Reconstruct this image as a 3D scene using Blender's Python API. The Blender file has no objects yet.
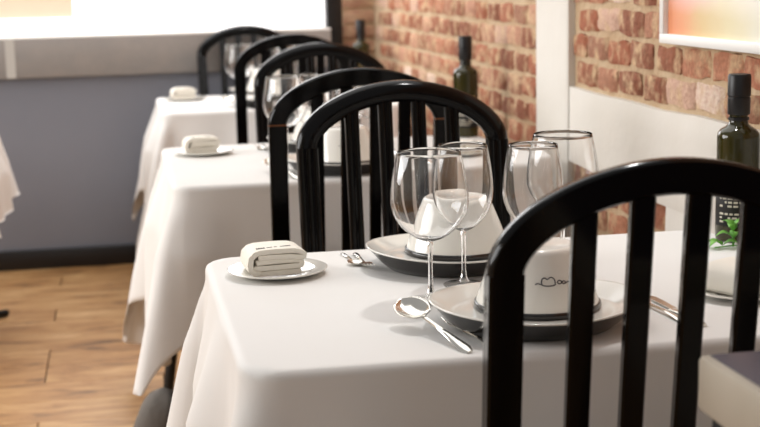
import bpy, math, random
from mathutils import Vector, Matrix
PI = math.pi
sc = bpy.context.scene
COL = sc.collection

# ------------------------------------------------------------------ camera
F_PX, PITCH, YAW, ROLL, CAM_H = 1363.0, .1748, .1887, .0219, 1.2495
cy, sy, cp, sp = math.cos(YAW), math.sin(YAW), math.cos(PITCH), math.sin(PITCH)
fw = Vector((sy*cp, cy*cp, -sp)); r0 = Vector((cy, -sy, 0)); u0 = r0.cross(fw)
rr = r0*math.cos(ROLL) - u0*math.sin(ROLL); uu = r0*math.sin(ROLL) + u0*math.cos(ROLL)
cam_d = bpy.data.cameras.new('camera'); cam = bpy.data.objects.new('camera', cam_d); COL.objects.link(cam)
M4 = Matrix((rr, uu, -fw)).transposed().to_4x4(); M4.translation = (0, 0, CAM_H); cam.matrix_world = M4
cam_d.sensor_width = 36; cam_d.lens = F_PX/760*36; cam_d.clip_start = .05
cam_d.dof.use_dof = True; cam_d.dof.focus_distance = 2.15; cam_d.dof.aperture_fstop = 5.6
sc.camera = cam

# ------------------------------------------------------------------ light
wd = bpy.data.worlds.new('room_light'); sc.world = wd; wd.use_nodes = True
bg = wd.node_tree.nodes['Background']; bg.inputs[0].default_value = (1.0, .99, .98, 1); bg.inputs[1].default_value = .43
def area(name, loc, target, sx, sz, power, col):
    l = bpy.data.lights.new(name, 'AREA'); l.shape = 'RECTANGLE'; l.size = sx; l.size_y = sz; l.energy = power; l.color = col
    o = bpy.data.objects.new(name, l); COL.objects.link(o); o.location = loc
    o.rotation_euler = (Vector(target)-Vector(loc)).to_track_quat('-Z', 'Y').to_euler()
    return o
area('side_window_light', (-3.0, 3.4, 1.7), (.3, 2.9, .6), 2.8, 1.5, 120, (1.0, 1.0, 1.0))
area('ceiling_light', (.2, 4.5, 2.95), (.30, 4.0, .7), 2.0, 3.8, 43, (1.0, .985, .96))
area('back_window_light', (-.2, 6.12, 1.75), (-.1, 3.5, .6), 1.6, .9, 26, (.92, .96, 1.0))
def spot(name, loc, target, power, deg, col):
    l = bpy.data.lights.new(name, 'SPOT'); l.energy = power; l.spot_size = math.radians(deg); l.spot_blend = .7; l.color = col; l.shadow_soft_size = .05
    o = bpy.data.objects.new(name, l); COL.objects.link(o); o.location = loc
    o.rotation_euler = (Vector(target)-Vector(loc)).to_track_quat('-Z', 'Y').to_euler()
spot('downlight', (.70, 5.1, 2.7), (1.17, 5.5, 1.25), 42, 60, (1.0, .95, .90))
spot('downlight', (.95, 2.5, 2.7), (.85, 2.05, .75), 46, 62, (1.0, .99, .98))
sc.view_settings.view_transform = 'Standard'; sc.view_settings.look = 'None'
sc.view_settings.exposure = 0.0; sc.view_settings.gamma = 1.0; sc.view_settings.use_curve_mapping = False
try:
    sc.cycles.transparent_max_bounces = 32; sc.cycles.max_bounces = 12; sc.cycles.sample_clamp_indirect = 6
except Exception: pass

# ------------------------------------------------------------------ materials
def lin(h):
    h = h.lstrip('#'); out = []
    for i in (0, 2, 4):
        v = int(h[i:i+2], 16)/255; out.append(v/12.92 if v <= .04045 else ((v+.055)/1.055)**2.4)
    return (*out, 1)
MATS = {}
def mat(name, base, rough=.5, metal=0, spec=.5, bump=None, var=None, coat=0, trans=0, emit=None, ior=1.45):
    """bump = (scale, strength); var = (other colour, scale, amount)"""
    m = bpy.data.materials.new(name); m.use_nodes = True; MATS[name] = m
    nt = m.node_tree; b = nt.nodes['Principled BSDF']
    b.inputs['Base Color'].default_value = lin(base); b.inputs['Roughness'].default_value = rough
    b.inputs['Metallic'].default_value = metal; b.inputs['Specular IOR Level'].default_value = spec
    b.inputs['Coat Weight'].default_value = coat; b.inputs['Coat Roughness'].default_value = .06
    b.inputs['Transmission Weight'].default_value = trans; b.inputs['IOR'].default_value = ior
    if emit: b.inputs['Emission Color'].default_value = lin(emit[0]); b.inputs['Emission Strength'].default_value = emit[1]
    tc = nt.nodes.new('ShaderNodeTexCoord')
    if var:
        n = nt.nodes.new('ShaderNodeTexNoise'); n.inputs['Scale'].default_value = var[1]; n.inputs['Detail'].default_value = 5
        nt.links.new(tc.outputs['Object'], n.inputs['Vector'])
        r = nt.nodes.new('ShaderNodeMapRange'); r.inputs[1].default_value = .35; r.inputs[2].default_value = .7; r.inputs[4].default_value = var[2]
        nt.links.new(n.outputs['Fac'], r.inputs[0])
        x = nt.nodes.new('ShaderNodeMix'); x.data_type = 'RGBA'; x.inputs[6].default_value = lin(base); x.inputs[7].default_value = lin(var[0])
        nt.links.new(r.outputs[0], x.inputs[0]); nt.links.new(x.outputs[2], b.inputs['Base Color'])
    if bump:
        n = nt.nodes.new('ShaderNodeTexNoise'); n.inputs['Scale'].default_value = bump[0]; n.inputs['Detail'].default_value = 6
        nt.links.new(tc.outputs['Object'], n.inputs['Vector'])
        k = nt.nodes.new('ShaderNodeBump'); k.inputs['Strength'].default_value = bump[1]; k.inputs['Distance'].default_value = .01
        nt.links.new(n.outputs['Fac'], k.inputs['Height']); nt.links.new(k.outputs[0], b.inputs['Normal'])
    return m
lacquer = mat('black_lacquer', '#060505', .13, spec=.2, coat=0, bump=(14, .02))
worn = mat('worn_wood_edge', '#7a4a26', .5)
cloth_m = mat('white_tablecloth', '#e9e7e4', .9, spec=.15, bump=(420, .05), var=('#e3e0db', 2.5, .6))
napkin_m = mat('napkin_cotton', '#f0ebe0', .92, spec=.12, bump=(260, .08))
ink = mat('navy_print', '#2b2730', .7)
china = mat('white_china', '#e9e6de', .12, coat=.4)
blackware = mat('black_china', '#1b1715', .22, coat=.3)
steel = mat('polished_steel', '#d8d4cc', .14, metal=1)
mortar = mat('sandy_mortar', '#bfa384', .95, spec=.1, bump=(55, .9), var=('#d2bd9f', 9, .8))
plaster = mat('cream_plaster', '#dfdad2', .9, spec=.15, bump=(14, .25), var=('#d6d0c5', 3, .7))
panel_m = mat('blue_grey_panel', '#797b84', .45, bump=(30, .05), var=('#84868f', 2, .6))
sill_m = mat('grey_stone', '#8c8783', .75, bump=(60, .12), var=('#968e88', 12, .8))
joint_m = mat('pale_joint', '#b9b5ae', .8)
white_paint = mat('white_paint', '#f4f2ee', .55)
black_paint = mat('black_metal', '#141212', .4)
base_m = mat('baseboard_black', '#1d1a1a', .35)
beige_m = mat('beige_wall', '#d9c8b0', .85)
glow = mat('window_and_frame_glow', '#ffffff', .6, emit=('#fbfaff', 1.0))
dark_table = mat('dark_table_wood', '#2b211b', .45)
bundle_m = mat('dark_grey_fabric', '#6e6862', .9, bump=(90, .2))
slab_side = mat('pale_grey_edge', '#b0a695', .5, var=('#bab0a0', 8, .7))
slab_top = mat('slate_top', '#463f4b', .38, bump=(25, .05))
frame_m = mat('white_frame', '#eceae6', .5)
leaf_m = mat('fresh_leaf', '#5fa23a', .45, var=('#83bd52', 30, .8))
cap_m = mat('black_capsule', '#141315', .38)
label_dark = mat('dark_label', '#1d1b1a', .6)
label_pale = mat('label_print', '#cfc8b6', .6)
gold = mat('label_gold', '#9c8350', .5)
seat_m = mat('black_seat', '#151313', .5, bump=(80, .06))
wall_m = mat('cream_wall', '#d8cfc0', .9)

def glass_thin(name, power):
    m = bpy.data.materials.new(name); m.use_nodes = True; nt = m.node_tree; nt.nodes.remove(nt.nodes['Principled BSDF'])
    out = nt.nodes['Material Output']
    tr = nt.nodes.new('ShaderNodeBsdfTransparent'); tr.inputs[0].default_value = (.972, .972, .968, 1)
    gl = nt.nodes.new('ShaderNodeBsdfGlossy'); gl.inputs['Roughness'].default_value = .015
    lw = nt.nodes.new('ShaderNodeLayerWeight'); lw.inputs[0].default_value = .5
    pw = nt.nodes.new('ShaderNodeMath'); pw.operation = 'POWER'; pw.inputs[1].default_value = power; nt.links.new(lw.outputs['Facing'], pw.inputs[0])
    fr = nt.nodes.new('ShaderNodeMath'); fr.operation = 'MULTIPLY_ADD'; fr.inputs[1].default_value = .9; fr.inputs[2].default_value = .06; nt.links.new(pw.outputs[0], fr.inputs[0])
    mx = nt.nodes.new('ShaderNodeMixShader')
    nt.links.new(fr.outputs[0], mx.inputs[0]); nt.links.new(tr.outputs[0], mx.inputs[1]); nt.links.new(gl.outputs[0], mx.inputs[2])
    nt.links.new(mx.outputs[0], out.inputs[0]); return m
glass_m = glass_thin('thin_glass', 7)
solid_glass = mat('clear_glass', '#ffffff', .0, trans=1, ior=1.48)
bottle_m = mat('dark_green_glass', '#272405', .08, coat=.15, var=('#3c3608', 6, .8))

def ramp_mat(name, stops, rough, bump_scale, bump_str, stain, stain_scale):
    m = bpy.data.materials.new(name); m.use_nodes = True; nt = m.node_tree; b = nt.nodes['Principled BSDF']
    b.inputs['Roughness'].default_value = rough; b.inputs['Specular IOR Level'].default_value = .2
    oi = nt.nodes.new('ShaderNodeObjectInfo'); rp = nt.nodes.new('ShaderNodeValToRGB'); rp.color_ramp.interpolation = 'CONSTANT'
    e = rp.color_ramp.elements
    for i, c in enumerate(stops):
        x = e[i] if i < 2 else e.new(i/len(stops))
        x.position = i/len(stops); x.color = lin(c)
    nt.links.new(oi.outputs['Random'], rp.inputs[0])
    tc = nt.nodes.new('ShaderNodeTexCoord'); ge = nt.nodes.new('ShaderNodeNewGeometry')
    n = nt.nodes.new('ShaderNodeTexNoise'); n.inputs['Scale'].default_value = stain_scale; n.inputs['Detail'].default_value = 6
    nt.links.new(ge.outputs['Position'], n.inputs['Vector'])
    r = nt.nodes.new('ShaderNodeMapRange'); r.inputs[1].default_value = .47; r.inputs[2].default_value = .66; r.inputs[4].default_value = .85
    nt.links.new(n.outputs['Fac'], r.inputs[0])
    x = nt.nodes.new('ShaderNodeMix'); x.data_type = 'RGBA'; x.inputs[7].default_value = lin(stain)
    nt.links.new(r.outputs[0], x.inputs[0]); nt.links.new(rp.outputs[0], x.inputs[6])
    n3 = nt.nodes.new('ShaderNodeTexNoise'); n3.inputs['Scale'].default_value = 120; n3.inputs['Detail'].default_value = 4
    nt.links.new(ge.outputs['Position'], n3.inputs['Vector'])
    hv = nt.nodes.new('ShaderNodeMix'); hv.data_type = 'RGBA'; hv.blend_type = 'OVERLAY'; hv.inputs[0].default_value = .45
    nt.links.new(x.outputs[2], hv.inputs[6]); nt.links.new(n3.outputs['Fac'], hv.inputs[7])
    nt.links.new(hv.outputs[2], b.inputs['Base Color'])
    n2 = nt.nodes.new('ShaderNodeTexNoise'); n2.inputs['Scale'].default_value = bump_scale; n2.inputs['Detail'].default_value = 7
    nt.links.new(ge.outputs['Position'], n2.inputs['Vector'])
    k = nt.nodes.new('ShaderNodeBump'); k.inputs['Strength'].default_value = bump_str; k.inputs['Distance'].default_value = .012
    nt.links.new(n2.outputs['Fac'], k.inputs['Height']); nt.links.new(k.outputs[0], b.inputs['Normal'])
    return m
brick_m = ramp_mat('old_brick', ['#a0644c', '#94604a', '#b07a60', '#a86e56', '#9c705a', '#b88a72', '#8a5844', '#c8a490', '#a87860', '#9a6650', '#d8bfae', '#8e5c48'], .92, 45, .8, '#ceb08c', 22)
pale_brick_m = ramp_mat('pale_brick', ['#a87c66', '#b58a72', '#9c6a54', '#c09a84'], .92, 45, .6, '#c8a888', 12)

def floor_mat():
    m = bpy.data.materials.new('brown_wood_floor'); m.use_nodes = True; nt = m.node_tree; b = nt.nodes['Principled BSDF']
    b.inputs['Roughness'].default_value = .42
    ge = nt.nodes.new('ShaderNodeNewGeometry'); oi = nt.nodes.new('ShaderNodeObjectInfo')
    ad = nt.nodes.new('ShaderNodeVectorMath'); ad.operation = 'ADD'
    nt.links.new(ge.outputs['Position'], ad.inputs[0]); nt.links.new(oi.outputs['Random'], ad.inputs[1])
    mp = nt.nodes.new('ShaderNodeMapping'); mp.inputs['Scale'].default_value = (2.2, 9, 1); nt.links.new(ad.outputs[0], mp.inputs[0])
    n = nt.nodes.new('ShaderNodeTexNoise'); n.inputs['Scale'].default_value = 1.6; n.inputs['Detail'].default_value = 8; n.inputs['Roughness'].default_value = .68
    n.inputs['Distortion'].default_value = .6
    nt.links.new(mp.outputs[0], n.inputs['Vector'])
    rp = nt.nodes.new('ShaderNodeValToRGB'); e = rp.color_ramp.elements
    e[0].position = .33; e[0].color = lin('#664a30'); e[1].position = .72; e[1].color = lin('#d9b386')
    a = e.new(.43); a.color = lin('#a87a4c'); a = e.new(.58); a.color = lin('#c09564')
    nt.links.new(n.outputs['Fac'], rp.inputs[0]); nt.links.new(rp.outputs[0], b.inputs['Base Color'])
    return m
floor_m = floor_mat()

def art_mat():
    m = bpy.data.materials.new('watercolour_print'); m.use_nodes = True; nt = m.node_tree; b = nt.nodes['Principled BSDF']
    b.inputs['Roughness'].default_value = .35
    tc = nt.nodes.new('ShaderNodeTexCoord'); n = nt.nodes.new('ShaderNodeTexNoise'); n.inputs['Scale'].default_value = 9; n.inputs['Detail'].default_value = 4
    nt.links.new(tc.outputs['Object'], n.inputs['Vector'])
    s = nt.nodes.new('ShaderNodeSeparateXYZ'); nt.links.new(tc.outputs['Object'], s.inputs[0])
    def ramp(src, lo, hi, cols, wob):
        w = nt.nodes.new('ShaderNodeMath'); w.operation = 'MULTIPLY_ADD'; w.inputs[1].default_value = wob; nt.links.new(n.outputs['Fac'], w.inputs[0]); nt.links.new(src, w.inputs[2])
        r = nt.nodes.new('ShaderNodeMapRange'); r.inputs[1].default_value = lo+wob/2; r.inputs[2].default_value = hi+wob/2; nt.links.new(w.outputs[0], r.inputs[0])
        c = nt.nodes.new('ShaderNodeValToRGB'); e = c.color_ramp.elements
        for i, (p_, h) in enumerate(cols):
            x = e[i] if i < 2 else e.new(p_)
            x.position = p_; x.color = lin(h)
        nt.links.new(r.outputs[0], c.inputs[0]); return c.outputs[0], r.outputs[0]
    # local y runs along the picture from the far side (0) to the near side (-.65), z up from its lower edge
    low, _ = ramp(s.outputs[1], 0, -.45, [(0, '#e58f66'), (1, '#e6e3d4'), (.22, '#e59c70'), (.42, '#dcc08c'), (.7, '#e2d6b0')], .10)
    high, _ = ramp(s.outputs[1], 0, -.45, [(0, '#eeb394'), (1, '#eeebe2'), (.2, '#efb9ae'), (.45, '#efd2c8'), (.6, '#f0e4c8')], .10)
    f = nt.nodes.new('ShaderNodeMath'); f.operation = 'MULTIPLY_ADD'; f.inputs[1].default_value = .05; nt.links.new(n.outputs['Fac'], f.inputs[0]); nt.links.new(s.outputs[2], f.inputs[2])
    r = nt.nodes.new('ShaderNodeMapRange'); r.inputs[1].default_value = .085; r.inputs[2].default_value = .125; nt.links.new(f.outputs[0], r.inputs[0])
    x = nt.nodes.new('ShaderNodeMix'); x.data_type = 'RGBA'; nt.links.new(r.outputs[0], x.inputs[0]); nt.links.new(low, x.inputs[6]); nt.links.new(high, x.inputs[7])
    nt.links.new(x.outputs[2], b.inputs['Base Color']); return m
art_m = art_mat()

# ------------------------------------------------------------------ mesh helpers
def mesh(name, V, Fc, m, smooth=True, angle=None):
    me = bpy.data.meshes.new(name); me.from_pydata([tuple(v) for v in V], [], Fc); me.materials.append(m)
    me.validate(); me.update()
    if smooth:
        for p_ in me.polygons: p_.use_smooth = True
        if angle is not None: me.set_sharp_from_angle(angle=math.radians(angle))
    return me
def inst(name, me, parent=None, loc=(0, 0, 0), rot=(0, 0, 0), kind=None):
    o = bpy.data.objects.new(name, me); COL.objects.link(o); o.location = loc; o.rotation_euler = rot
    if parent: o.parent = parent
    if kind: o['kind'] = kind
    return o
def tag(o, label, cat, group=None):
    o['label'] = label; o['category'] = cat
    if group: o['group'] = group
    return o
def thing(name, label, cat, loc=(0, 0, 0), rz=0, group=None):
    o = bpy.data.objects.new(name, None); COL.objects.link(o); o.location = loc; o.rotation_euler = (0, 0, rz); o.empty_display_size = .05
    return tag(o, label, cat, group)
def struct(name, me, loc=(0, 0, 0)):
    return inst(name, me, None, loc, kind='structure')
def box(x0, x1, y0, y1, z0, z1, bev=0):
    """vertices and faces of a box, its edges chamfered by bev"""
    if not bev:
        V = [(x, y, z) for x in (x0, x1) for y in (y0, y1) for z in (z0, z1)]
        return V, [(0, 1, 3, 2), (4, 6, 7, 5), (0, 4, 5, 1), (2, 3, 7, 6), (0, 2, 6, 4), (1, 5, 7, 3)]
    return loft([(z0, bev), (z0+bev*.3, bev*.3), (z0+bev, 0), (z1-bev, 0), (z1-bev*.3, bev*.3), (z1, bev)],
                lambda ins: rrect(x0+ins, x1-ins, y0+ins, y1-ins, bev*1.2))
def rrect(x0, x1, y0, y1, r, n=3):
    r = min(r, (x1-x0)/2*.98, (y1-y0)/2*.98); P = []
    for cx, cy_, a0 in ((x1-r, y1-r, 0), (x0+r, y1-r, 90), (x0+r, y0+r, 180), (x1-r, y0+r, 270)):
        for i in range(n+1):
            a = math.radians(a0+90*i/n); P.append((cx+r*math.cos(a), cy_+r*math.sin(a)))
    return P
def loft(levels, fn):
    V, Fc = [], []; n = None
    for z, arg in levels:
        ring = fn(arg); n = len(ring); V += [(x, y, z) for x, y in ring]
    for k in range(len(levels)-1):
        for i in range(n):
            j = (i+1) % n; Fc.append((k*n+i, k*n+j, (k+1)*n+j, (k+1)*n+i))
    Fc.append(tuple(range(n-1, -1, -1))); b = (len(levels)-1)*n; Fc.append(tuple(range(b, b+n)))
    return V, Fc
def merge(*parts):
    V, Fc = [], []
    for v, f in parts:
        b = len(V); V += list(v); Fc += [tuple(i+b for i in q) for q in f]
    return V, Fc
def lathe(prof, n=40, closed=False):
    V, Fc = [], []; m = len(prof)
    for r, z in prof:
        for i in range(n):
            a = 2*PI*i/n; V.append((r*math.cos(a), r*math.sin(a), z))
    for k in range(m if closed else m-1):
        k2 = (k+1) % m
        for i in range(n):
            j = (i+1) % n; Fc.append((k*n+i, k*n+j, k2*n+j, k2*n+i))
    return V, Fc
def sweep(path, section, frames):
    """path: points; section: list of (a,b); frames: (A,B) unit vectors per point"""
    V, Fc = [], []; n = len(section)
    for p_, (A, B), s in zip(path, frames, [1]*len(path)):
        for a, b in section: V.append(tuple(Vector(p_)+A*a+B*b))
    for k in range(len(path)-1):
        for i in range(n):
            j = (i+1) % n; Fc.append((k*n+i, k*n+j, (k+1)*n+j, (k+1)*n+i))
    Fc.append(tuple(range(n-1, -1, -1))); b = (len(path)-1)*n; Fc.append(tuple(range(b, b+n)))
    return V, Fc
def tube(path, r, n=8):
    path = [Vector(p_) for p_ in path]; rs = r if isinstance(r, (list, tuple)) else [r]*len(path); V, Fc = [], []
    for k, p_ in enumerate(path):
        t = (path[min(k+1, len(path)-1)]-path[max(k-1, 0)]).normalized()
        a = t.orthogonal().normalized() if k == 0 else (a-t*a.dot(t)).normalized()
        b = t.cross(a)
        for i in range(n):
            q = 2*PI*i/n; V.append(tuple(p_+(a*math.cos(q)+b*math.sin(q))*rs[k]))
    for k in range(len(path)-1):
        for i in range(n):
            j = (i+1) % n; Fc.append((k*n+i, k*n+j, (k+1)*n+j, (k+1)*n+i))
    Fc.append(tuple(range(n-1, -1, -1))); b_ = (len(path)-1)*n; Fc.append(tuple(range(b_, b_+n)))
    return V, Fc

# ------------------------------------------------------------------ the room
XW, YW = 1.1766, 6.05          # brick wall on the right, panelled ledge at the back
rnd = random.Random(4)
fl = struct('floor', mesh('floor', *box(-3.2, 1.3, -1.5, 6.9, -.06, -.012), dark_table, False))
plank = mesh('plank', *box(0, 1.096, 0, .1965, -.011, 0, .0012), floor_m, False)
for k in range(39):
    off = rnd.choice((0, .37, .74))
    for j in range(5):
        inst('plank', plank, fl, (-3.2-off+j*1.1, -1.5+k*.199, 0))
struct('wall_left', mesh('wall_left', *box(-3.3, -3.2, -1.5, 6.9, 0, 2.9), wall_m, False))

# brick wall
wr = struct('wall_right', mesh('wall_right', *box(XW, XW+.2, -.6, 6.9, 0, 2.6), mortar, False))
def brick_mesh(L, H_, D, seed, m, axis):
    r = random.Random(seed); n = 4; V, Fc = [], []; idx = {}
    jit = .0052
    def g(i, j, lay):
        if (i, j, lay) in idx: return idx[(i, j, lay)]
        a, b = i/(n-1)-.5, j/(n-1)-.5; edge = i in (0, n-1) or j in (0, n-1); cor = i in (0, n-1) and j in (0, n-1)
        u, w = a*L, b*H_
        if lay == 0:
            d = D*(.62 if edge else 1)*r.uniform(.8, 1.12); k = .95 if not cor else .88
            u *= k; w *= k
        else: d = -.004
        u += r.uniform(-jit, jit); w += r.uniform(-jit, jit)*.8
        V.append((-d, u, w) if axis == 'x' else (u, -d, w)); idx[(i, j, lay)] = len(V)-1; return len(V)-1
    for i in range(n-1):
        for j in range(n-1): Fc.append((g(i, j, 0), g(i, j+1, 0), g(i+1, j+1, 0), g(i+1, j, 0)))
    ring = [(i, 0) for i in range(n-1)]+[(n-1, j) for j in range(n-1)]+[(i, n-1) for i in range(n-1, 0, -1)]+[(0, j) for j in range(n-1, 0, -1)]
    for a, b in zip(ring, ring[1:]+ring[:1]): Fc.append((g(*a, 0), g(*b, 0), g(*b, 1), g(*a, 1)))
    return mesh('brick', V, Fc, m, True, 60)
ZD, CH, PIT = .9474, .0702, .146
bricks = [brick_mesh(.149, .0565, .006, s, brick_m, 'x') for s in range(9)]
cand = []; rest = []
for k in range(-13, 23):
    z = ZD+(k+.5)*CH
    y = -.5+rnd.uniform(0, PIT)
    y0 = (k % 2)*PIT/2-.5
    for j in range(46):
        yc = y0+j*PIT+rnd.uniform(-.008, .008)
        if yc > YW+.06: continue
        if 3.40 < yc < 3.69: continue                              # the plaster pier
        if yc < 3.37 and z < ZD and not (2.80 < yc < 3.37 and .47 < z < .72): continue   # behind the plaster dado
        seen = (yc > 2.15 and z < 1.36 and (z > .56)) or (yc > 3.7 and .56 < z < 1.36)
        (cand if seen else rest).append((yc, z))
cand.sort(key=lambda c: math.hypot(c[0], (c[1]-1.05)*6))
for yc, z in cand[:300]:
    o = inst('brick', rnd.choice(bricks), wr, (XW, yc, z+rnd.uniform(-.003, .003)), (rnd.uniform(-.025, .025), 0, rnd.uniform(-.02, .02)))
    o.scale = (1, rnd.uniform(.90, 1.05), rnd.uniform(.94, 1.06))
rest += cand[300:]
V, Fc = [], []
for i, (yc, z) in enumerate(rest):
    me = bricks[i % 9]; b = len(V); V += [(v.co.x+XW, v.co.y+yc, v.co.z+z) for v in me.vertices]; Fc += [tuple(q+b for q in p_.vertices) for p_ in me.polygons]
inst('brickwork', mesh('brickwork', V, Fc, brick_m, True, 60), wr, kind='stuff')
# plaster: the pier, the dado and the bare patch in it
def plaster_sheet(name, y0, y1, z0, z1, d, seed, rough=(0, 0, 0, 0), ny=28, nz=20):
    r = random.Random(seed); V, Fc = [], []
    e = [[r.uniform(-1, 1) for _ in range(80)] for _ in range(4)]
    def sm(a, i): return (a[i]+a[i+1]+a[i+2])/2.2
    for i in range(ny+1):
        for j in range(nz+1):
            y = y0+(y1-y0)*i/ny; z = z0+(z1-z0)*j/nz
            if i == 0: y += sm(e[0], j)*rough[0]
            if i == ny: y += sm(e[1], j)*rough[1]
            if j == 0: z += sm(e[2], i)*rough[2]
            if j == nz: z += sm(e[3], i)*rough[3]
            V.append((XW-d+(.003 if i in (0, ny) or j in (0, nz) else r.uniform(-.0008, .0008)), y, z))
    m = nz+1
    for i in range(ny):
        for j in range(nz): Fc.append((i*m+j, i*m+j+1, (i+1)*m+j+1, (i+1)*m+j))
    ring = [(i, 0) for i in range(ny)]+[(ny, j) for j in range(nz)]+[(i, nz) for i in range(ny, 0, -1)]+[(0, j) for j in range(nz, 0, -1)]
    b = len(V); V += [(XW+.002, V[i*m+j][1], V[i*m+j][2]) for i, j in ring]
    for k in range(len(ring)):
        k2 = (k+1) % len(ring); a, c = ring[k], ring[k2]; Fc.append((a[0]*m+a[1], c[0]*m+c[1], b+k2, b+k))
    inst(name, mesh(name, V, Fc, plaster, True, 40), wr)
plaster_sheet('plaster_pier', 3.405, 3.68, 0, 2.6, .0215, 1, (.001, .006, 0, 0))
plaster_sheet('plaster_dado', -.5, 3.40, .735, ZD-.004, .020, 2, (0, 0, 0, .004), 60, 8)
plaster_sheet('plaster_dado', -.5, 2.752, 0, .735, .020, 3, (0, .006, 0, 0), 40, 16)
plaster_sheet('plaster_dado', 2.752, 3.40, 0, .46, .020, 5, (0, 0, 0, .006), 20, 10)
# back wall: brick strip beside the post, cream wall behind the ledge, bright window
wb = struct('wall_back', mesh('wall_back', *box(1.0, XW+.2, 6.2, 6.7, 0, 2.6), mortar, False))
bb = [brick_mesh(.235, .058, .010, 40+s, pale_brick_m, 'y') for s in range(4)]
for k in range(-13, 23):
    for q in range(2):
        xc = 1.128+(k % 2)*.02+q*.25
        if q: continue
        inst('brick', bb[(k+q) % 4], wb, (xc, 6.2, ZD+(k+.5)*CH))
struct('wall_window_side', mesh('wall_window_side', *box(-3.2, -.17, 6.215, 6.3, 0, 2.6), beige_m, False))
wn = struct('window_1', mesh('window_1', *merge(box(-.17, 1.0, 6.215, 6.24, 1.014, 2.45), box(-3.2, -.17, 6.20, 6.215, 1.014, 1.085)), glow, False))  # low left strip: a lit white frame, its brightness put in as glow
inst('window_frame', mesh('window_frame', *merge(box(-.17, 1.0, 6.19, 6.25, 2.45, 2.6), box(.30, .325, 6.195, 6.215, 1.4, 2.45)), white_paint, False), wn)
pn = struct('wall_ledge', mesh('wall_ledge', *box(-3.2, 1.0, YW, YW+.05, .055, .84), panel_m, False))
struct('baseboard_back', mesh('baseboard_back', *box(-3.2, 1.0, YW-.022, YW, 0, .088, .006), base_m, True, ))
sl = struct('trim_1', mesh('trim_1', *box(-3.2, .945, YW-.045, YW+.06, .838, 1.004, .004), sill_m, True))
inst('ledge_top', mesh('ledge_top', *box(-3.2, .945, YW-.043, 6.20, 1.004, 1.014, .003), white_paint, True), sl)
inst('joint', mesh('joint', *box(-.455, -.415, YW-.0475, YW-.04, .840, 1.002), joint_m, False), sl)
tag(inst('corner_post', mesh('corner_post', *box(.934, 1.004, YW-.005, YW+.07, 0, 2.6, .004), black_paint, True)),
    'black square post standing where the window ledge meets the brick wall', 'post')

# framed print
pic = thing('framed_print', 'white framed abstract watercolour in orange pink and yellow on brick wall', 'picture', (XW-.012, 2.765, 1.089))
W_, H_ = .66, .50
for v in (box(-.022, 0, -W_, 0, 0, .020, .002), box(-.022, 0, -W_, 0, H_-.02, H_, .002), box(-.022, 0, -.02, 0, .02, H_-.02, .002), box(-.022, 0, -W_, -W_+.02, .02, H_-.02, .002)):
    inst('frame_bar', mesh('frame_bar', *v, frame_m, True), pic)
inst('print', mesh('print', *box(-.010, -.004, -W_+.018, -.018, .018, H_-.018), art_m, False), pic)

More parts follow.
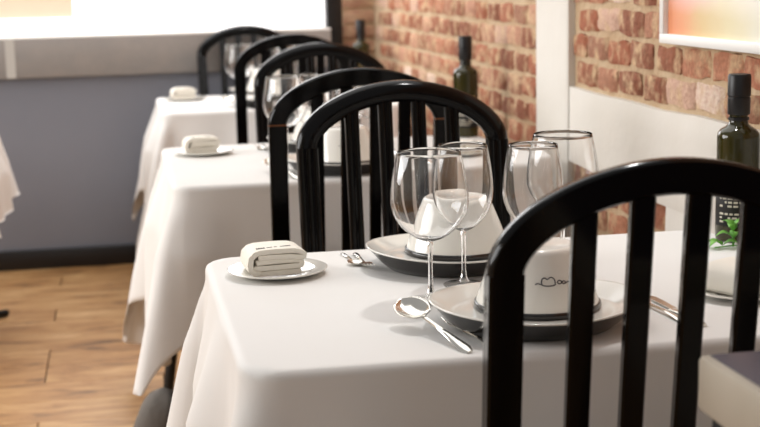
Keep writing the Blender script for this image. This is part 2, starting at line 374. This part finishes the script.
# ------------------------------------------------------------------ chair
CW, CHH, ST = .430, 1.038, .042
def lean(v):
    x, y, z = v
    y2 = y-(max(z-.45, 0)*.115) - (max(.45-z, 0)*.05)
    return (x*(1-.05*max(0, (.86-z))/.86), y2, z)
def flute(wd_, dp, nb):
    """section with a flat back (-b) and nb rounded ribs on the front (+b)"""
    P = [(wd_/2, -dp/2+.003), (wd_/2-.003, -dp/2), (-wd_/2+.003, -dp/2), (-wd_/2, -dp/2+.003)]
    for k in range(nb):
        for i in range(5):
            a = -wd_/2+wd_*(k+i/5.0)/nb+wd_/nb*.1; P.append((a, dp/2-.006+.006*math.sin(PI*(i+.5)/5)))
    return P
def vert_frames(n): return [(Vector((1, 0, 0)), Vector((0, 1, 0)))]*n
def chair_meshes():
    out = {}
    # top rail: half ellipse, thick D section with a bead
    a_, b_ = CW/2-ST/2, .125-ST/2; path, fr = [], []; N = 40
    for i in range(N+1):
        t = PI*(1-i/N); c_, s_ = math.cos(t), max(0, math.sin(t)); e_ = 2/1.85
        path.append(Vector((a_*math.copysign(abs(c_)**e_, c_), -.19, CHH-.125+b_*s_**e_)))
    for i in range(N+1):
        tg = (path[min(i+1, N)]-path[max(i-1, 0)]); nrm = Vector((-tg.z, 0, tg.x)).normalized()
        if i == 0: nrm = Vector((-1, 0, 0))
        if i == N: nrm = Vector((1, 0, 0))
        fr.append((nrm, Vector((0, 1, 0))))
    s = ST/2
    sec = [(s, -.012), (s-.004, -.017), (-s+.004, -.017), (-s, -.012), (-s, .006), (-s+.006, .012), (-s*.25, .017), (s*.35, .017), (s-.006, .011), (s, .004)]
    V, Fc = sweep(path, sec, fr); out['top_rail'] = mesh('top_rail', [lean(v) for v in V], Fc, lacquer, True, 42)
    zs = [0, .15, .30, .45, .6, .75, CHH-.125]
    for side, nm in ((-1, 'L'), (1, 'R')):
        P = [Vector((side*a_, -.19, z)) for z in zs]
        V, Fc = sweep(P, flute(ST, .033, 3), vert_frames(len(P))); out['stile'+nm] = mesh('stile', [lean(v) for v in V], Fc, lacquer, True, 42)
        V, Fc = loft([(CHH-.1265, 0), (CHH-.1235, 0)], lambda q: rrect(side*a_-ST/2-.0006, side*a_+ST/2+.0006, -.19-.0178, -.19-.004, .002))
        out['ring'+nm] = mesh('joint_ring', [lean(v) for v in V], Fc, worn, False)
        V, Fc = loft([(0, .014), (.44, .019)], lambda q: rrect(side*.18-q, side*.18+q, .17-q, .17+q, .004)); out['leg'+nm] = mesh('leg', V, Fc, lacquer, True, 40)
        V, Fc = box(side*.185-.009, side*.185+.009, -.19, .17, .18, .205, .003); out['str'+nm] = mesh('stretcher', V, Fc, lacquer, True, 40)
    ai, bi = a_, b_
    for k in range(4):
        x = (k-1.5)*.0680; top = CHH-.125+bi*(1-(abs(x)/ai)**1.85)**(1/1.85)
        P = [Vector((x, -.19, .50+(top-.50)*i/6)) for i in range(7)]
        V, Fc = sweep(P, flute(.029, .02, 2), vert_frames(7)); out['slat%d' % k] = mesh('slat', [lean(v) for v in V], Fc, lacquer, True, 42)
    V, Fc = box(-.185, .185, -.202, -.178, .475, .515, .004); out['lower_rail'] = mesh('lower_rail', [lean(v) for v in V], Fc, lacquer, True, 40)
    V, Fc = box(-.205, .205, -.205, .195, .405, .44, .006); out['seat_frame'] = mesh('seat_frame', V, Fc, lacquer, True, 40)
    V, Fc = loft([(.44, .012), (.447, .004), (.457, .004), (.464, .02), (.467, .05)], lambda i: rrect(-.2+i, .2-i, -.17+i, .195-i, .03, 4)); out['seat'] = mesh('seat', V, Fc, seat_m, True, 50)
    return out
CM = chair_meshes()
G_CH = 'black arched chairs at the table row'
def chair(x, ytop, face, label, ring):
    """face +1: the sitter looks away from the camera; -1: towards it"""
    off = .19+(CHH-.45)*.115
    t = thing('dining_chair', label, 'chair', (x, ytop+face*off, 0), 0 if face > 0 else PI, G_CH)
    for k, me in CM.items():
        if k.startswith('ring') and not ring: continue
        inst(me.name.split('.')[0], me, t)
    return t
chair(.6105, 1.4320, 1, 'black slatted chair seen from behind, nearest the camera, at the nearest table', False)
chair(.5566, 2.6622, -1, 'black arched chair facing the camera behind the nearest table', False)
chair(.5488, 3.0707, 1, 'black arched chair seen from behind with brown joint line, at the second table', True)
chair(.635, 4.2568, -1, 'black arched chair facing the camera on the far side of the second table', True and False)
chair(.6362, 4.955, 1, 'black arched chair seen from behind at the near side of the farthest table', False)
chair(.563, 5.965, -1, 'farthest black arched chair, standing against the grey window ledge', False)

# ------------------------------------------------------------------ tables and cloths
TZ = .75
def smooth(a, b, x):
    t = max(0, min(1, (x-a)/(b-a))); return t*t*(3-2*t)
def cloth_mesh(hx, hy, ox, oy, seed, wall_side=True, chairs=(), round_hem=None, flare=.26, rc=.03):
    """a cloth over a rectangular top: flat, rolled over the edge, hanging with a cone fold at each corner"""
    r = random.Random(seed); ph = [r.uniform(0, 6.28) for _ in range(8)]; er = .012
    ix, iy = hx-rc, hy-rc
    def half(i_, o_):
        a = [i_*k/14 for k in range(15)]; b = [i_+(o_+rc)*((k+1)/30)**1.0 for k in range(30)]
        fine = [i_+rc+er*q for q in (.0, .35, .7, 1.05, 1.4, 1.8)]
        return sorted(set(a+b+fine))
    def axis(i_, lo, hi): return [-x for x in reversed(half(i_, lo)) if x > 0]+half(i_, hi)
    on, of_ = oy if isinstance(oy, tuple) else (oy, oy)
    A, B = axis(ix, ox, .3 if wall_side else ox), axis(iy, on, of_); V, Fc = [], []
    for px in A:
        for py in B:
            dx, dy = max(abs(px)-ix, 0), max(abs(py)-iy, 0); d = math.hypot(dx, dy)
            rh = round_hem[0 if py < 0 else 1] if isinstance(round_hem, tuple) else round_hem
            if rh and d > rh: dx *= rh/d; dy *= rh/d; d = rh
            bx, by = max(-ix, min(ix, px)), max(-iy, min(iy, py)); sx_, sy_ = (1 if px > 0 else -1), (1 if py > 0 else -1)
            if d <= rc:
                V.append((bx+sx_*dx, by+sy_*dy, 0)); continue
            ux, uy = sx_*dx/d, sy_*dy/d; th = math.atan2(dy, dx); cor = math.sin(2*th)**1.3 if dx > 0 and dy > 0 else 0
            t = d-rc; wall = wall_side and sx_ > 0 and dx > 0
            rho = .05+(flare if not wall else .07)*cor
            # soft ripples down the straight drops
            al = py if dx > dy else px
            rip = (.026*math.sin(al*11+ph[0])+.014*math.sin(al*25+ph[1]))*(1-cor)
            k = min(1, max(0, t-er)/.16)
            if t < er*1.571:
                q = t/er; h, dz = rc+er*math.sin(q), er*(1-math.cos(q))
            else:
                s = t-er*1.571; kk = min(1, s/.06); h = rc+er+rho*s*(.4+.6*kk); dz = er+math.sqrt(1-min(.9, rho)**2)*s
            h += max(-.0, rip*k*(.35 if wall or (sy_ > 0 and dy > dx) else 1)+(.005 if wall else .020 if sy_ < 0 or dx > dy else .006)*k)
            # sharpen the cone: pull the direction of corner points to the diagonal
            if cor > 0 and t > er*1.571:
                w = .30*min(1, t/.12); dg = Vector((sx_*.7071, sy_*.7071)); u2 = (Vector((ux, uy))*(1-w)+dg*w*max(.35, cor)).normalized() if cor > .02 else Vector((ux, uy))
                ux, uy = u2
            x, y, z = bx+ux*h, by+uy*h, -dz
            for c_ in chairs:
                m = (1-smooth(.23, .33, abs(x-c_[0])))*(1 if sy_ == c_[1] and dy > dx else 0)
                lim = -(TZ-.478)
                if z < lim: z = z+(lim-z)*m
            V.append((x, y, z))
    m = len(B)
    for i in range(len(A)-1):
        for j in range(m-1): Fc.append((i*m+j, (i+1)*m+j, (i+1)*m+j+1, i*m+j+1))
    return mesh('tablecloth', V, Fc, cloth_m, True)
def table(L, n, d, X1, cn, tlabel, clabel, seed, chairs, ox=.40, oy=(.36, .40), splay=.10, rc=.03, rh=None):
    cx, cy_ = (L+X1)/2, n+d/2; hx, hy = (X1-L)/2, d/2
    t = thing('dining_table', tlabel, 'table', (cx, cy_, 0), 0, 'dining tables under white cloths')
    inst('table_top', mesh('table_top', *box(-hx+.02, hx-.02, -hy+.02, hy-.02, .715, .7485, .004), dark_table, True, 40), t)
    for sx_ in (-1, 1):
        for sy_ in (-1, 1):
            P = [(sx_*(hx-.07), sy_*(hy-.07), .716), (sx_*(hx-.05 if sx_ > 0 else hx-.07+splay), sy_*(hy-.06), 0)]
            inst('leg', mesh('leg', *tube(P, [.024, .016], 10), black_paint, True, 40), t)
    o = inst('tablecloth', cloth_mesh(hx, hy, ox, oy, seed, True, [(c-cx, s) for c, s in chairs], rh, rc=rc), None, (cx, cy_, TZ))
    md = o.modifiers.new('thickness', 'SOLIDIFY'); md.thickness = .0012; md.offset = -1
    tag(o, clabel, 'tablecloth', 'white tablecloths of the row')
T = [(.148, 1.6845, .731), (.132, 3.2991, .785), (.172, 5.14, .69)]
TN = ['nearest', 'second', 'farthest']
table(*T[0], 1.09, 0, 'nearest dining table, hidden under its white cloth', 'white tablecloth on the nearest table, large in the foreground', 3, [(.611, -1), (.557, 1)], rc=.05)
table(*T[1], 1.08, 1, 'second dining table of the row, dark leg below its cloth', 'white tablecloth with hanging corners on the second table', 8, [(.549, -1), (.635, 1)], .46, (.38, .58), rh=(.54, .70))
table(*T[2], 1.08, 2, 'farthest dining table of the row, in front of the window ledge', 'white tablecloth on the farthest table by the window ledge', 12, [(.636, -1), (.563, 1)])
# table at the left edge: only a hanging edge of its cloth and a foot show
lt = thing('dining_table', 'table at the left edge of the picture with a black foot', 'table', (-.98, 4.75, 0), 0, 'dining tables under white cloths')
inst('table_top', mesh('table_top', *box(-.38, .47, -.33, .45, .715, .7485, .004), dark_table, True, 40), lt)
inst('pedestal', mesh('pedestal', *tube([(0, 0, .03), (0, 0, .716)], .035, 16), black_paint, True, 40), lt)
for a in range(4):
    q = a*PI/2+math.radians(40); P = [(.02*math.cos(q), .02*math.sin(q), .04), (.3*math.cos(q), .3*math.sin(q), .028), (.69*math.cos(q), .69*math.sin(q), .014)]
    inst('foot', mesh('foot', *tube(P, [.024, .02, .013], 10), black_paint, True), lt)
o = inst('tablecloth', cloth_mesh(.46, .42, .34, .34, 21, False, (), .36, .22, .05), None, (-.920, 4.82, TZ))
md = o.modifiers.new('thickness', 'SOLIDIFY'); md.thickness = .0012; md.offset = -1
tag(o, 'edge of a white tablecloth hanging at the left border of the picture', 'tablecloth', 'white tablecloths of the row')

# ------------------------------------------------------------------ tableware
ZT = TZ+.0002
def wing(me_args):
    # the rim rises to a lip at the left and right and stays low in front and behind
    V, Fc = me_args; out = []
    for x, y, z in V:
        r_ = math.hypot(x, y); a = math.atan2(y, x); k = smooth(.115, .16, r_)
        out.append((x, y*.90, z+k*(.004*math.cos(2*a)) if r_ > .115 else z))
    return out, Fc
plate_top = mesh('plate_top', *wing(lathe([(.0005, .020), (.112, .020), (.122, .0225), (.148, .036), (.1515, .0375), (.153, .0365), (.1525, .035)], 64)), china, True)
plate_under = mesh('plate_underside', *wing(lathe([(.1525, .035), (.146, .030), (.128, .012), (.114, .001), (.110, 0), (.106, .001), (.0005, .0015)], 64)), blackware, True)
bread_m = mesh('bread_plate', *lathe([(.0005, 0), (.045, 0), (.052, .002), (.083, .0095), (.085, .0115), (.083, .012), (.055, .0062), (.047, .004), (.0005, .004)], 48), china, True)
# upturned bowl: a flat-topped cone of white china on a black rim, its mark facing the sitter (-y)
def cone_r(z): return .0885-.031*(max(0, z-.009)/.082)**1.15
bowl_prof = [(.0860, .0085), (.0885, .009)]+[(cone_r(.009+.075*i/8), .009+.075*i/8) for i in range(1, 9)]
rt = bowl_prof[-1][0]
bowl_prof += [(rt-.002, .088), (rt-.0055, .0905), (rt-.010, .0915), (rt-.012, .0905), (.0005, .0905)]
ub_body = mesh('bowl_body', *lathe(bowl_prof, 56), china, True, 50)
ub_rim = mesh('rim', *lathe([(.084, .0088), (.0895, .0092), (.0915, .0075), (.092, .003), (.0905, .0), (.084, 0)], 56, True), blackware, True, 50)
def strokes(lines, r, fn):
    parts = []
    for ln in lines: parts.append(tube([fn(*p_) for p_ in ln], r, 5))
    return merge(*parts)
def arc(cx, cz, rx, rz, a0, a1, n=8): return [(cx+rx*math.cos(math.radians(a0+(a1-a0)*i/n)), cz+rz*math.sin(math.radians(a0+(a1-a0)*i/n))) for i in range(n+1)]
def on_face(x, z):
    q = cone_r(z)+.0002; return (q*math.sin(x/q), -q*math.cos(x/q), z)
LZ = .050
logo_lines = [[(-.020, LZ-.002), (-.016, LZ-.0005), (-.012, LZ-.002)],
              arc(-.0065, LZ+.0005, .0045, .006, 210, 40)+arc(.003, LZ+.0005, .0055, .0065, 140, -20), arc(-.001, LZ-.002, .010, .0025, 180, 360, 10),
              arc(.015, LZ, .0032, .0024, 0, 360), arc(.0215, LZ-.0008, .0026, .002, 0, 360), [(.0245, LZ-.002), (.028, LZ), (.031, LZ-.002), (.036, LZ-.0012)]]
logo = mesh('logo_print', *strokes(logo_lines, .0008, on_face), ink, True)
# rolled napkin: one strip folded over and over, its end towards the camera (-y)
def fold_strip():
    z0, th = .0055, .0092; hw = .040; P = []
    def line(x0, x1, z, n=8, bow=0): return [(x0+(x1-x0)*i/n, z+bow*math.sin(PI*i/n)) for i in range(n+1)]
    P += line(-.036, .036, .0245, 8, .0008); P += arc(.036, .0245-th/2, th/2, th/2, 90, -90, 6)[1:]
    P += line(.036, -.0345, .0245-th, 8, -.0006)[1:]; P += arc(-.0365, .0245-th*1.5, th/2, th/2, 90, 270, 6)[1:]
    P += line(-.034, .040, z0, 8)[1:]
    P2 = line(.030, -.038, z0+.0001, 2)
    # outer wrap: up the left side, over the top and down the right
    W = line(.034, -.036, z0-.0002, 6)[:0]
    W += [(-.030, .0065), (-.040, .007), (-.0460, .013), (-.0470, .022), (-.0450, .033), (-.038, .0395), (-.028, .0420), (-.01, .0425), (.012, .0422), (.030, .0412), (.041, .0380), (.0455, .0345), (.0445, .0305), (.040, .0292), (.02, .0318), (-.012, .0332), (-.034, .0328)]
    return P, W
def ribbon(pts, th, y0, y1, wob):
    pts = [Vector((a, 0, b)) for a, b in pts]; up, dn = [], []
    for k, p_ in enumerate(pts):
        t = (pts[min(k+1, len(pts)-1)]-pts[max(k-1, 0)]).normalized(); nn = Vector((-t.z, 0, t.x)); up.append(p_+nn*th/2); dn.append(p_-nn*th/2)
    ring = up+dn[::-1]; n = len(ring); V, Fc = [], []
    ys = [y0+.0015, y0, y0+.002]+[y0+(y1-y0)*i/5 for i in range(1, 5)]+[y1-.002, y1, y1-.0015]
    for s, y in enumerate(ys):
        f_ = .9 if s in (0, len(ys)-1) else 1
        for k, v in enumerate(ring):
            c = pts[k if k < len(pts) else n-1-k]; q = c+(v-c)*f_
            V.append((q.x+wob*math.sin(y*40+k*.15), y+wob*math.sin(q.x*60), q.z))
    for s in range(len(ys)-1):
        for i in range(n): j = (i+1) % n; Fc.append((s*n+i, s*n+j, (s+1)*n+j, (s+1)*n+i))
    for b in (0, (len(ys)-1)*n):
        for k in range(len(pts)-1): q = (b+k, b+k+1, b+n-2-k, b+n-1-k); Fc.append(q if b else q[::-1])
    return V, Fc
P_, W_r = fold_strip()
roll_in = mesh('inner_folds', *ribbon(P_, .0086, -.034, .036, .0009), napkin_m, True, 60)
roll_out = mesh('outer_wrap', *ribbon(W_r, .0086, -.036, .036, .0008), napkin_m, True, 60)
def scr(x, y): return (x, y, .0470+ -.0006*abs(x)*10)
script_lines = [arc(-.033+.0042*i, -.022+.0006*i, .0016, .0022, 40, 330, 6) for i in range(4)]+[[(-.016, -.0195), (-.006, -.018)], [(-.003, -.018), (.002, -.0175)], [(.008, -.0165), (.016, -.0155), (.026, -.0145)]]
script = mesh('script_print', *strokes(script_lines, .0006, scr), ink, True)
# wine glasses
def glass_meshes(R, h, rim, foot, stem_h, wmax):
    """R bowl radius, h total height"""
    pr = []; hb = h-stem_h
    for i in range(25):
        t = i/24; z = stem_h+hb*t
        r = R*math.sin(PI/2*min(1, t/wmax))**.55 if t < wmax else R-(R-rim)*((t-wmax)/(1-wmax))**1.7
        pr.append((max(r, .004), z))
    inner = [(max(r-.00022-.0017*(1-i/24), .001), z+(.0035 if i == 0 else .0012*(1-i/24))) for i, (r, z) in enumerate(pr)]
    bowl = mesh('bowl', *lathe(pr+[(rim-.0001, h+.0001)]+inner[::-1], 48), solid_glass, True)
    st = [(.0046, stem_h+.001), (.0042, stem_h-.008), (.0036, stem_h*.6), (.0038, stem_h*.3), (.0052, .014), (.010, .0065), (foot*.5, .0036), (foot*.95, .0018), (foot, .0008), (foot*.99, 0), (.0004, .0004)]
    stem = mesh('stem', *lathe([(.0004, stem_h+.002)]+st[:6]+[(.0095, .0068), (.0004, .0067)], 28), solid_glass, True)
    ft = mesh('foot', *lathe([(.0004, .0066), (.010, .0065), (foot*.5, .0034), (foot*.95, .0018), (foot, .0008), (foot*.98, 0), (.0004, .0002)], 40), glass_m, True)
    return bowl, stem, ft
g_big = glass_meshes(.060, .232, .048, .038, .093, .45)
g_small = glass_meshes(.0485, .228, .0385, .034, .088, .46)
def wine_glass(kind, x, y, label, grp):
    t = thing('wine_glass', label, 'glass', (x, y, ZT), 0, grp)
    for n_, me in zip(('bowl', 'stem', 'foot'), g_big if kind == 'big' else g_small): inst(n_, me, t)
# cutlery, pointing to +y, origin at the tip of the handle
def flat_handle(L, w0, w1, z1):
    V, Fc = [], []; n = 10
    for i in range(n+1):
        t = i/n; y = L*t; w = (w0+(w1-w0)*smooth(0, .75, t))*(1 if i else .55); z = .0022+.004*math.sin(PI*t)*.6+z1*t*t; h = .0016
        for a, b in ((w, -h*.3), (w*.6, h), (-w*.6, h), (-w, -h*.3), (-w*.6, -h), (w*.6, -h)): V.append((a, y, z+b))
    for k in range(n):
        for i in range(6): j = (i+1) % 6; Fc.append((k*6+i, k*6+j, k*6+6+j, k*6+6+i))
    Fc += [tuple(range(5, -1, -1)), tuple(range(n*6, n*6+6))]; return V, Fc
spoon_h = mesh('handle', *flat_handle(.125, .0085, .003, .004), steel, True, 50)
def spoon_bowl():
    V, Fc = [], []; n, m = 12, 12
    for lay in (0, 1):
        for i in range(n+1):
            t = i/n; y = .121+.069*t; w = .0225*math.sqrt(max(0, 1-((t-.56)/.56)**2 if t < .56 else 1-((t-.56)/.44)**2))+.0015
            for j in range(m+1):
                s = j/m*2-1; dep = .0105*(1-s*s)*(math.sin(PI*min(1, max(0, t*.95+.02))))**.7
                V.append((s*w, y, .0095-dep+(-.0008 if lay else .0004)))
    o_ = (n+1)*(m+1)
    for i in range(n):
        for j in range(m):
            a, b, c, d = i*(m+1)+j, i*(m+1)+j+1, (i+1)*(m+1)+j+1, (i+1)*(m+1)+j
            Fc.append((a, b, c, d)); Fc.append((a+o_, d+o_, c+o_, b+o_))
    for i in range(n):
        for j in (0, m): a, d = i*(m+1)+j, (i+1)*(m+1)+j; Fc.append((a, d, d+o_, a+o_) if j == 0 else (a, a+o_, d+o_, d))
    return V, Fc
spoon_b = mesh('bowl', *spoon_bowl(), steel, True)
fork_h = mesh('handle', *flat_handle(.118, .008, .0028, .003), steel, True, 50)
fork_head = mesh('fork_head', *loft([(0, (.003, 0)), (.012, (.008, -.003)), (.024, (.0115, -.004)), (.031, (.0118, -.003))], lambda a: [(a[0], a[1]+.001), (-a[0], a[1]+.001), (-a[0], a[1]-.001), (a[0], a[1]-.001)]), steel, True, 50)
tine = mesh('tine', *tube([(0, 0, 0), (0, .02, .0015), (0, .038, .0055)], [.0014, .0013, .0007], 6), steel, True)
knife_blade = mesh('blade', *loft([(0, .007), (.05, .0095), (.075, .009), (.088, .004), (.092, .0006)], lambda w: [(w, .0008), (-w*.4, .0008), (-w*.4, -.0008), (w, -.0008)]), steel, True, 40)
knife_h = mesh('handle', *flat_handle(.1, .0075, .0065, 0), steel, True, 50)
def spoon(x, y, rz, label, g, tilt=0, roll=0, k=1):
    t = thing('spoon', label, 'spoon', (x, y, ZT), rz, g); t.scale = (k, k, k); inst('handle', spoon_h, t, (0, 0, 0), (tilt, roll, 0)); inst('bowl', spoon_b, t, (0, 0, 0), (tilt, roll, 0))
def fork(x, y, rz, label, g, k=1):
    t = thing('fork', label, 'fork', (x, y, ZT), rz, g); t.scale = (k, k, k); inst('handle', fork_h, t)
    inst('fork_head', fork_head, t, (0, .116, .0055), (-PI/2, 0, 0))
    for q in range(4): inst('tine', tine, t, ((q-1.5)*.0066, .145, .0088))
def knife(x, y, rz, label, g):
    t = thing('knife', label, 'knife', (x, y, ZT), rz, g); inst('handle', knife_h, t); inst('blade', knife_blade, t, (0, .098, .0026), (-PI/2, 0, 0))

NB = 'near side of the %s table'; FB = 'far side of the %s table'
def setting(ti, cx, cy_, face, glasses=True):
    """face +1: the sitter is on the near side of the table looking away from the camera"""
    where = (NB if face > 0 else FB) % TN[ti]; rz = 0 if face > 0 else PI
    t = thing('dinner_plate', 'white dinner plate with black underside on the '+where, 'plate', (cx, cy_, ZT), 0, 'dinner plates')
    inst('plate_top', plate_top, t); inst('plate_underside', plate_under, t)
    n = thing('upturned_bowl', 'white cone-shaped bowl turned upside down on the plate, '+where, 'bowl', (cx+.011, cy_+.022, ZT+.0204), rz-.08, 'upturned bowls')
    inst('bowl_body', ub_body, n); inst('rim', ub_rim, n); inst('logo_print', logo, n)
    def pos(dx, dy): return cx+face*dx, cy_+face*dy
    spoon(*pos(-.129, -.128), rz+.24, 'polished spoon left of a fork, '+where, 'spoons', .15, -.3) if face > 0 else spoon(*pos(.172, -.148), rz+.08, 'polished spoon beside the plate, '+where, 'spoons', 0, 0, .62)
    fork(*pos(-.090 if face > 0 else .150, -.124 if face > 0 else -.140), rz+(.22 if face > 0 else .0), 'polished fork beside the plate, '+where+', next to the spoon', 'forks', .84)
    if face > 0:
        fork(*pos(.205, -.075), .12, 'fork to the right of the plate, '+where, 'forks')
        knife(*pos(.222, -.085), .06, 'knife to the right of the plate, '+where, 'knives')
def side_plate(ti, x, y, rz, where):
    tag(inst('bread_plate', bread_m, None, (x, y, ZT)), 'small white plate under a rolled napkin, %s of the %s table' % (where, TN[ti]), 'plate', 'small white bread plates')
    n = thing('rolled_napkin', 'folded cream napkin roll on a small plate, %s of the %s table' % (where, TN[ti]), 'napkin', (x-.006, y-.004, ZT+.0046), rz, 'rolled napkins')
    inst('inner_folds', roll_in, n); inst('outer_wrap', roll_out, n); inst('script_print', script, n)
for ti, (L, n, d) in enumerate(T):
    dx, dy = L-.148, n-1.6845; sc_ = d/.731
    nx, fx = (.570, .556) if ti == 0 else (.575, .585)
    setting(ti, nx+dx, 1.822+dy, 1); setting(ti, fx+dx, 2.237+dy+(d-.731)*.6, -1)
    q = (d-.731)/2; nm = TN[ti]
    wine_glass('big', (.458)+dx, 1.995+dy+q, 'large wine glass, leftmost on the %s table' % nm, 'large wine glasses')
    wine_glass('small', (.534)+dx, 2.086+dy+q, 'narrow wine glass just right of the leftmost large one, %s table' % nm, 'narrow wine glasses')
    wine_glass('small', .640+dx, 2.052+dy+q, 'narrow wine glass, third from the left on the %s table' % nm, 'narrow wine glasses')
    wine_glass('big', (.718)+dx, 2.138+dy+q, 'large wine glass, rightmost on the %s table' % nm, 'large wine glasses')
    side_plate(ti, .251+dx, 2.252+dy+(d-.731)-(.03 if ti == 1 else 0), .10, 'left end')
    side_plate(ti, .930+dx, 1.905+dy, .5, 'wall end')

# ------------------------------------------------------------------ bottles
bz = .305
b_body = mesh('body', *lathe([(.0005, .003), (.030, 0), (.0365, .002), (.038, .008), (.038, .190), (.0370, .198), (.032, .205), (.023, .210), (.0178, .215), (.0165, .222), (.0165, .246), (.0005, .246)], 40), bottle_m, True, 40)
b_cap = mesh('cap', *lathe([(.0195, .232), (.0203, .234), (.0205, .262), (.0195, .263), (.0195, .265), (.0208, .266), (.0208, bz-.004), (.019, bz), (.0005, bz)], 32), cap_m, True, 40)
b_col = mesh('collar', *lathe([(.0168, .221), (.0188, .222), (.0188, .2265), (.0168, .2275)], 32), cap_m, True, 30)
def patch(r, a0, a1, z0, z1, n=14):
    V, Fc = [], []
    for i in range(n+1):
        a = math.radians(a0+(a1-a0)*i/n)
        for rr_ in (r, r-.0006):
            V += [(rr_*math.cos(a), rr_*math.sin(a), z0), (rr_*math.cos(a), rr_*math.sin(a), z1)]
    for i in range(n):
        k = i*4; Fc += [(k, k+4, k+5, k+1), (k+2, k+3, k+7, k+6), (k+1, k+5, k+7, k+3), (k, k+2, k+6, k+4)]
    return V, Fc
b_lab = mesh('label', *patch(.0386, -190, -30, .03, .105), label_dark, True)
rl = random.Random(6); pr = []
for k in range(9):
    z = .098-k*.0072
    a = -165
    while a < -75:
        w = rl.uniform(5, 15)
        if rl.random() < (.75 if k not in (5,) else .2): pr.append(patch(.0390, a, a+w, z-.0036, z, 3))
        a += w+4
b_prn = mesh('label_print', *merge(*pr), label_pale, True)
b_gold = mesh('neck_label', *merge(patch(.0388, -110, -60, .112, .126, 6), patch(.0388, -150, -120, .116, .122, 4)), gold, True)
for ti, (x, y) in enumerate([(1.108, 2.303), (1.095, 4.12), (1.06, 5.74)]):
    if ti: y = [0, 4.035, 5.74][ti]; x = [0, 1.045, 1.03][ti]
    t = thing('oil_bottle', ['dark green bottle with black cap, closest to the camera, on the nearest table', 'dark green bottle with pale label band on the second table', 'dark bottle farthest away, on the table by the window ledge'][ti], 'bottle', (x, y, ZT), 0, 'dark bottles')
    inst('body', b_body, t); inst('cap', b_cap, t); inst('collar', b_col, t); lb = inst('label', b_lab, t); inst('label_print', b_prn, lb); inst('neck_label', b_gold, t)

# green sprig at the foot of the nearest bottle
sp_ = thing('herb_sprig', 'small fresh green herb sprig in front of the nearest bottle', 'plant', (1.070, 2.235, ZT))
def leaf(L, W):
    V, Fc = [], []; n = 6
    for i in range(n+1):
        t = i/n; w = W*math.sin(PI*t**.8)**.8 if 0 < i < n else .0004; z = .010*math.sin(PI*t*.8)-.006*t*t
        V += [(-w, L*t, z+w*.35), (0, L*t, z), (w, L*t, z+w*.35), (0, L*t, z-.0006)]
    for i in range(n):
        k = i*4; Fc += [(k, k+1, k+5, k+4), (k+1, k+2, k+6, k+5), (k+2, k+3, k+7, k+6), (k+3, k, k+4, k+7)]
    return mesh('leaf', V, Fc, leaf_m, True)
lf = leaf(.032, .0095)
inst('stem', mesh('stem', *merge(tube([(0, 0, .0015), (.003, .003, .018), (.0, .002, .034)], [.002, .0017, .001], 6), tube([(-.035, .0, .002), (0, 0, .004), (.02, -.004, .003)], .0014, 6)), leaf_m, True), sp_)
for a, z, tl in ((20, .03, .5), (140, .03, .4), (260, .031, .6), (80, .018, .1), (200, .017, .15), (320, .016, .1), (110, .006, .0), (60, .005, .0), (250, .005, .0)):
    inst('leaf', lf, sp_, (0 if z > .01 else -.02, 0, z), (tl, 0, math.radians(a)))

# dark bundle on the floor under the second table
def blob(seed):
    r = random.Random(seed); V, Fc = [], []; n, m = 18, 10; ph = [r.uniform(0, 6) for _ in range(4)]
    for j in range(m+1):
        v = j/m; z = .20*v
        for i in range(n):
            a = 2*PI*i/n; s = (1-v**3)**.5 if v < 1 else .02
            q = s*(1+.09*math.sin(3*a+ph[0]+v*2)+.05*math.sin(5*a+ph[1]-v*3))
            V.append((.070*q*math.cos(a)+.035*v, .09*q*math.sin(a), z*.85))
    for j in range(m):
        for i in range(n): k = (i+1) % n; Fc.append((j*n+i, j*n+k, j*n+n+k, j*n+n+i))
    Fc += [tuple(range(n-1, -1, -1)), tuple(range(m*n, m*n+n))]; return mesh('fabric_bundle', V, Fc, bundle_m, True)
tag(inst('fabric_bundle', blob(3), None, (.045, 3.56, 0)), 'dark grey soft bundle on the floor below the second table', 'bag')

# service stand at the lower right corner
ss = thing('service_stand', 'pale-edged stand with a dark slate top at the lower right corner', 'stand', (.582, .80, 0))
inst('top_frame', mesh('top_frame', *box(0, .5, 0, .494, .788, .849, .006), slab_side, True, 40), ss)
inst('slate_top', mesh('slate_top', *box(.010, .49, .010, .484, .846, .8505, .001), slab_top, True, 40), ss)
for x in (.03, .47):
    for y in (.03, .464): inst('leg', mesh('leg', *box(x-.018, x+.018, y-.018, y+.018, 0, .79, .003), black_paint, True, 40), ss)
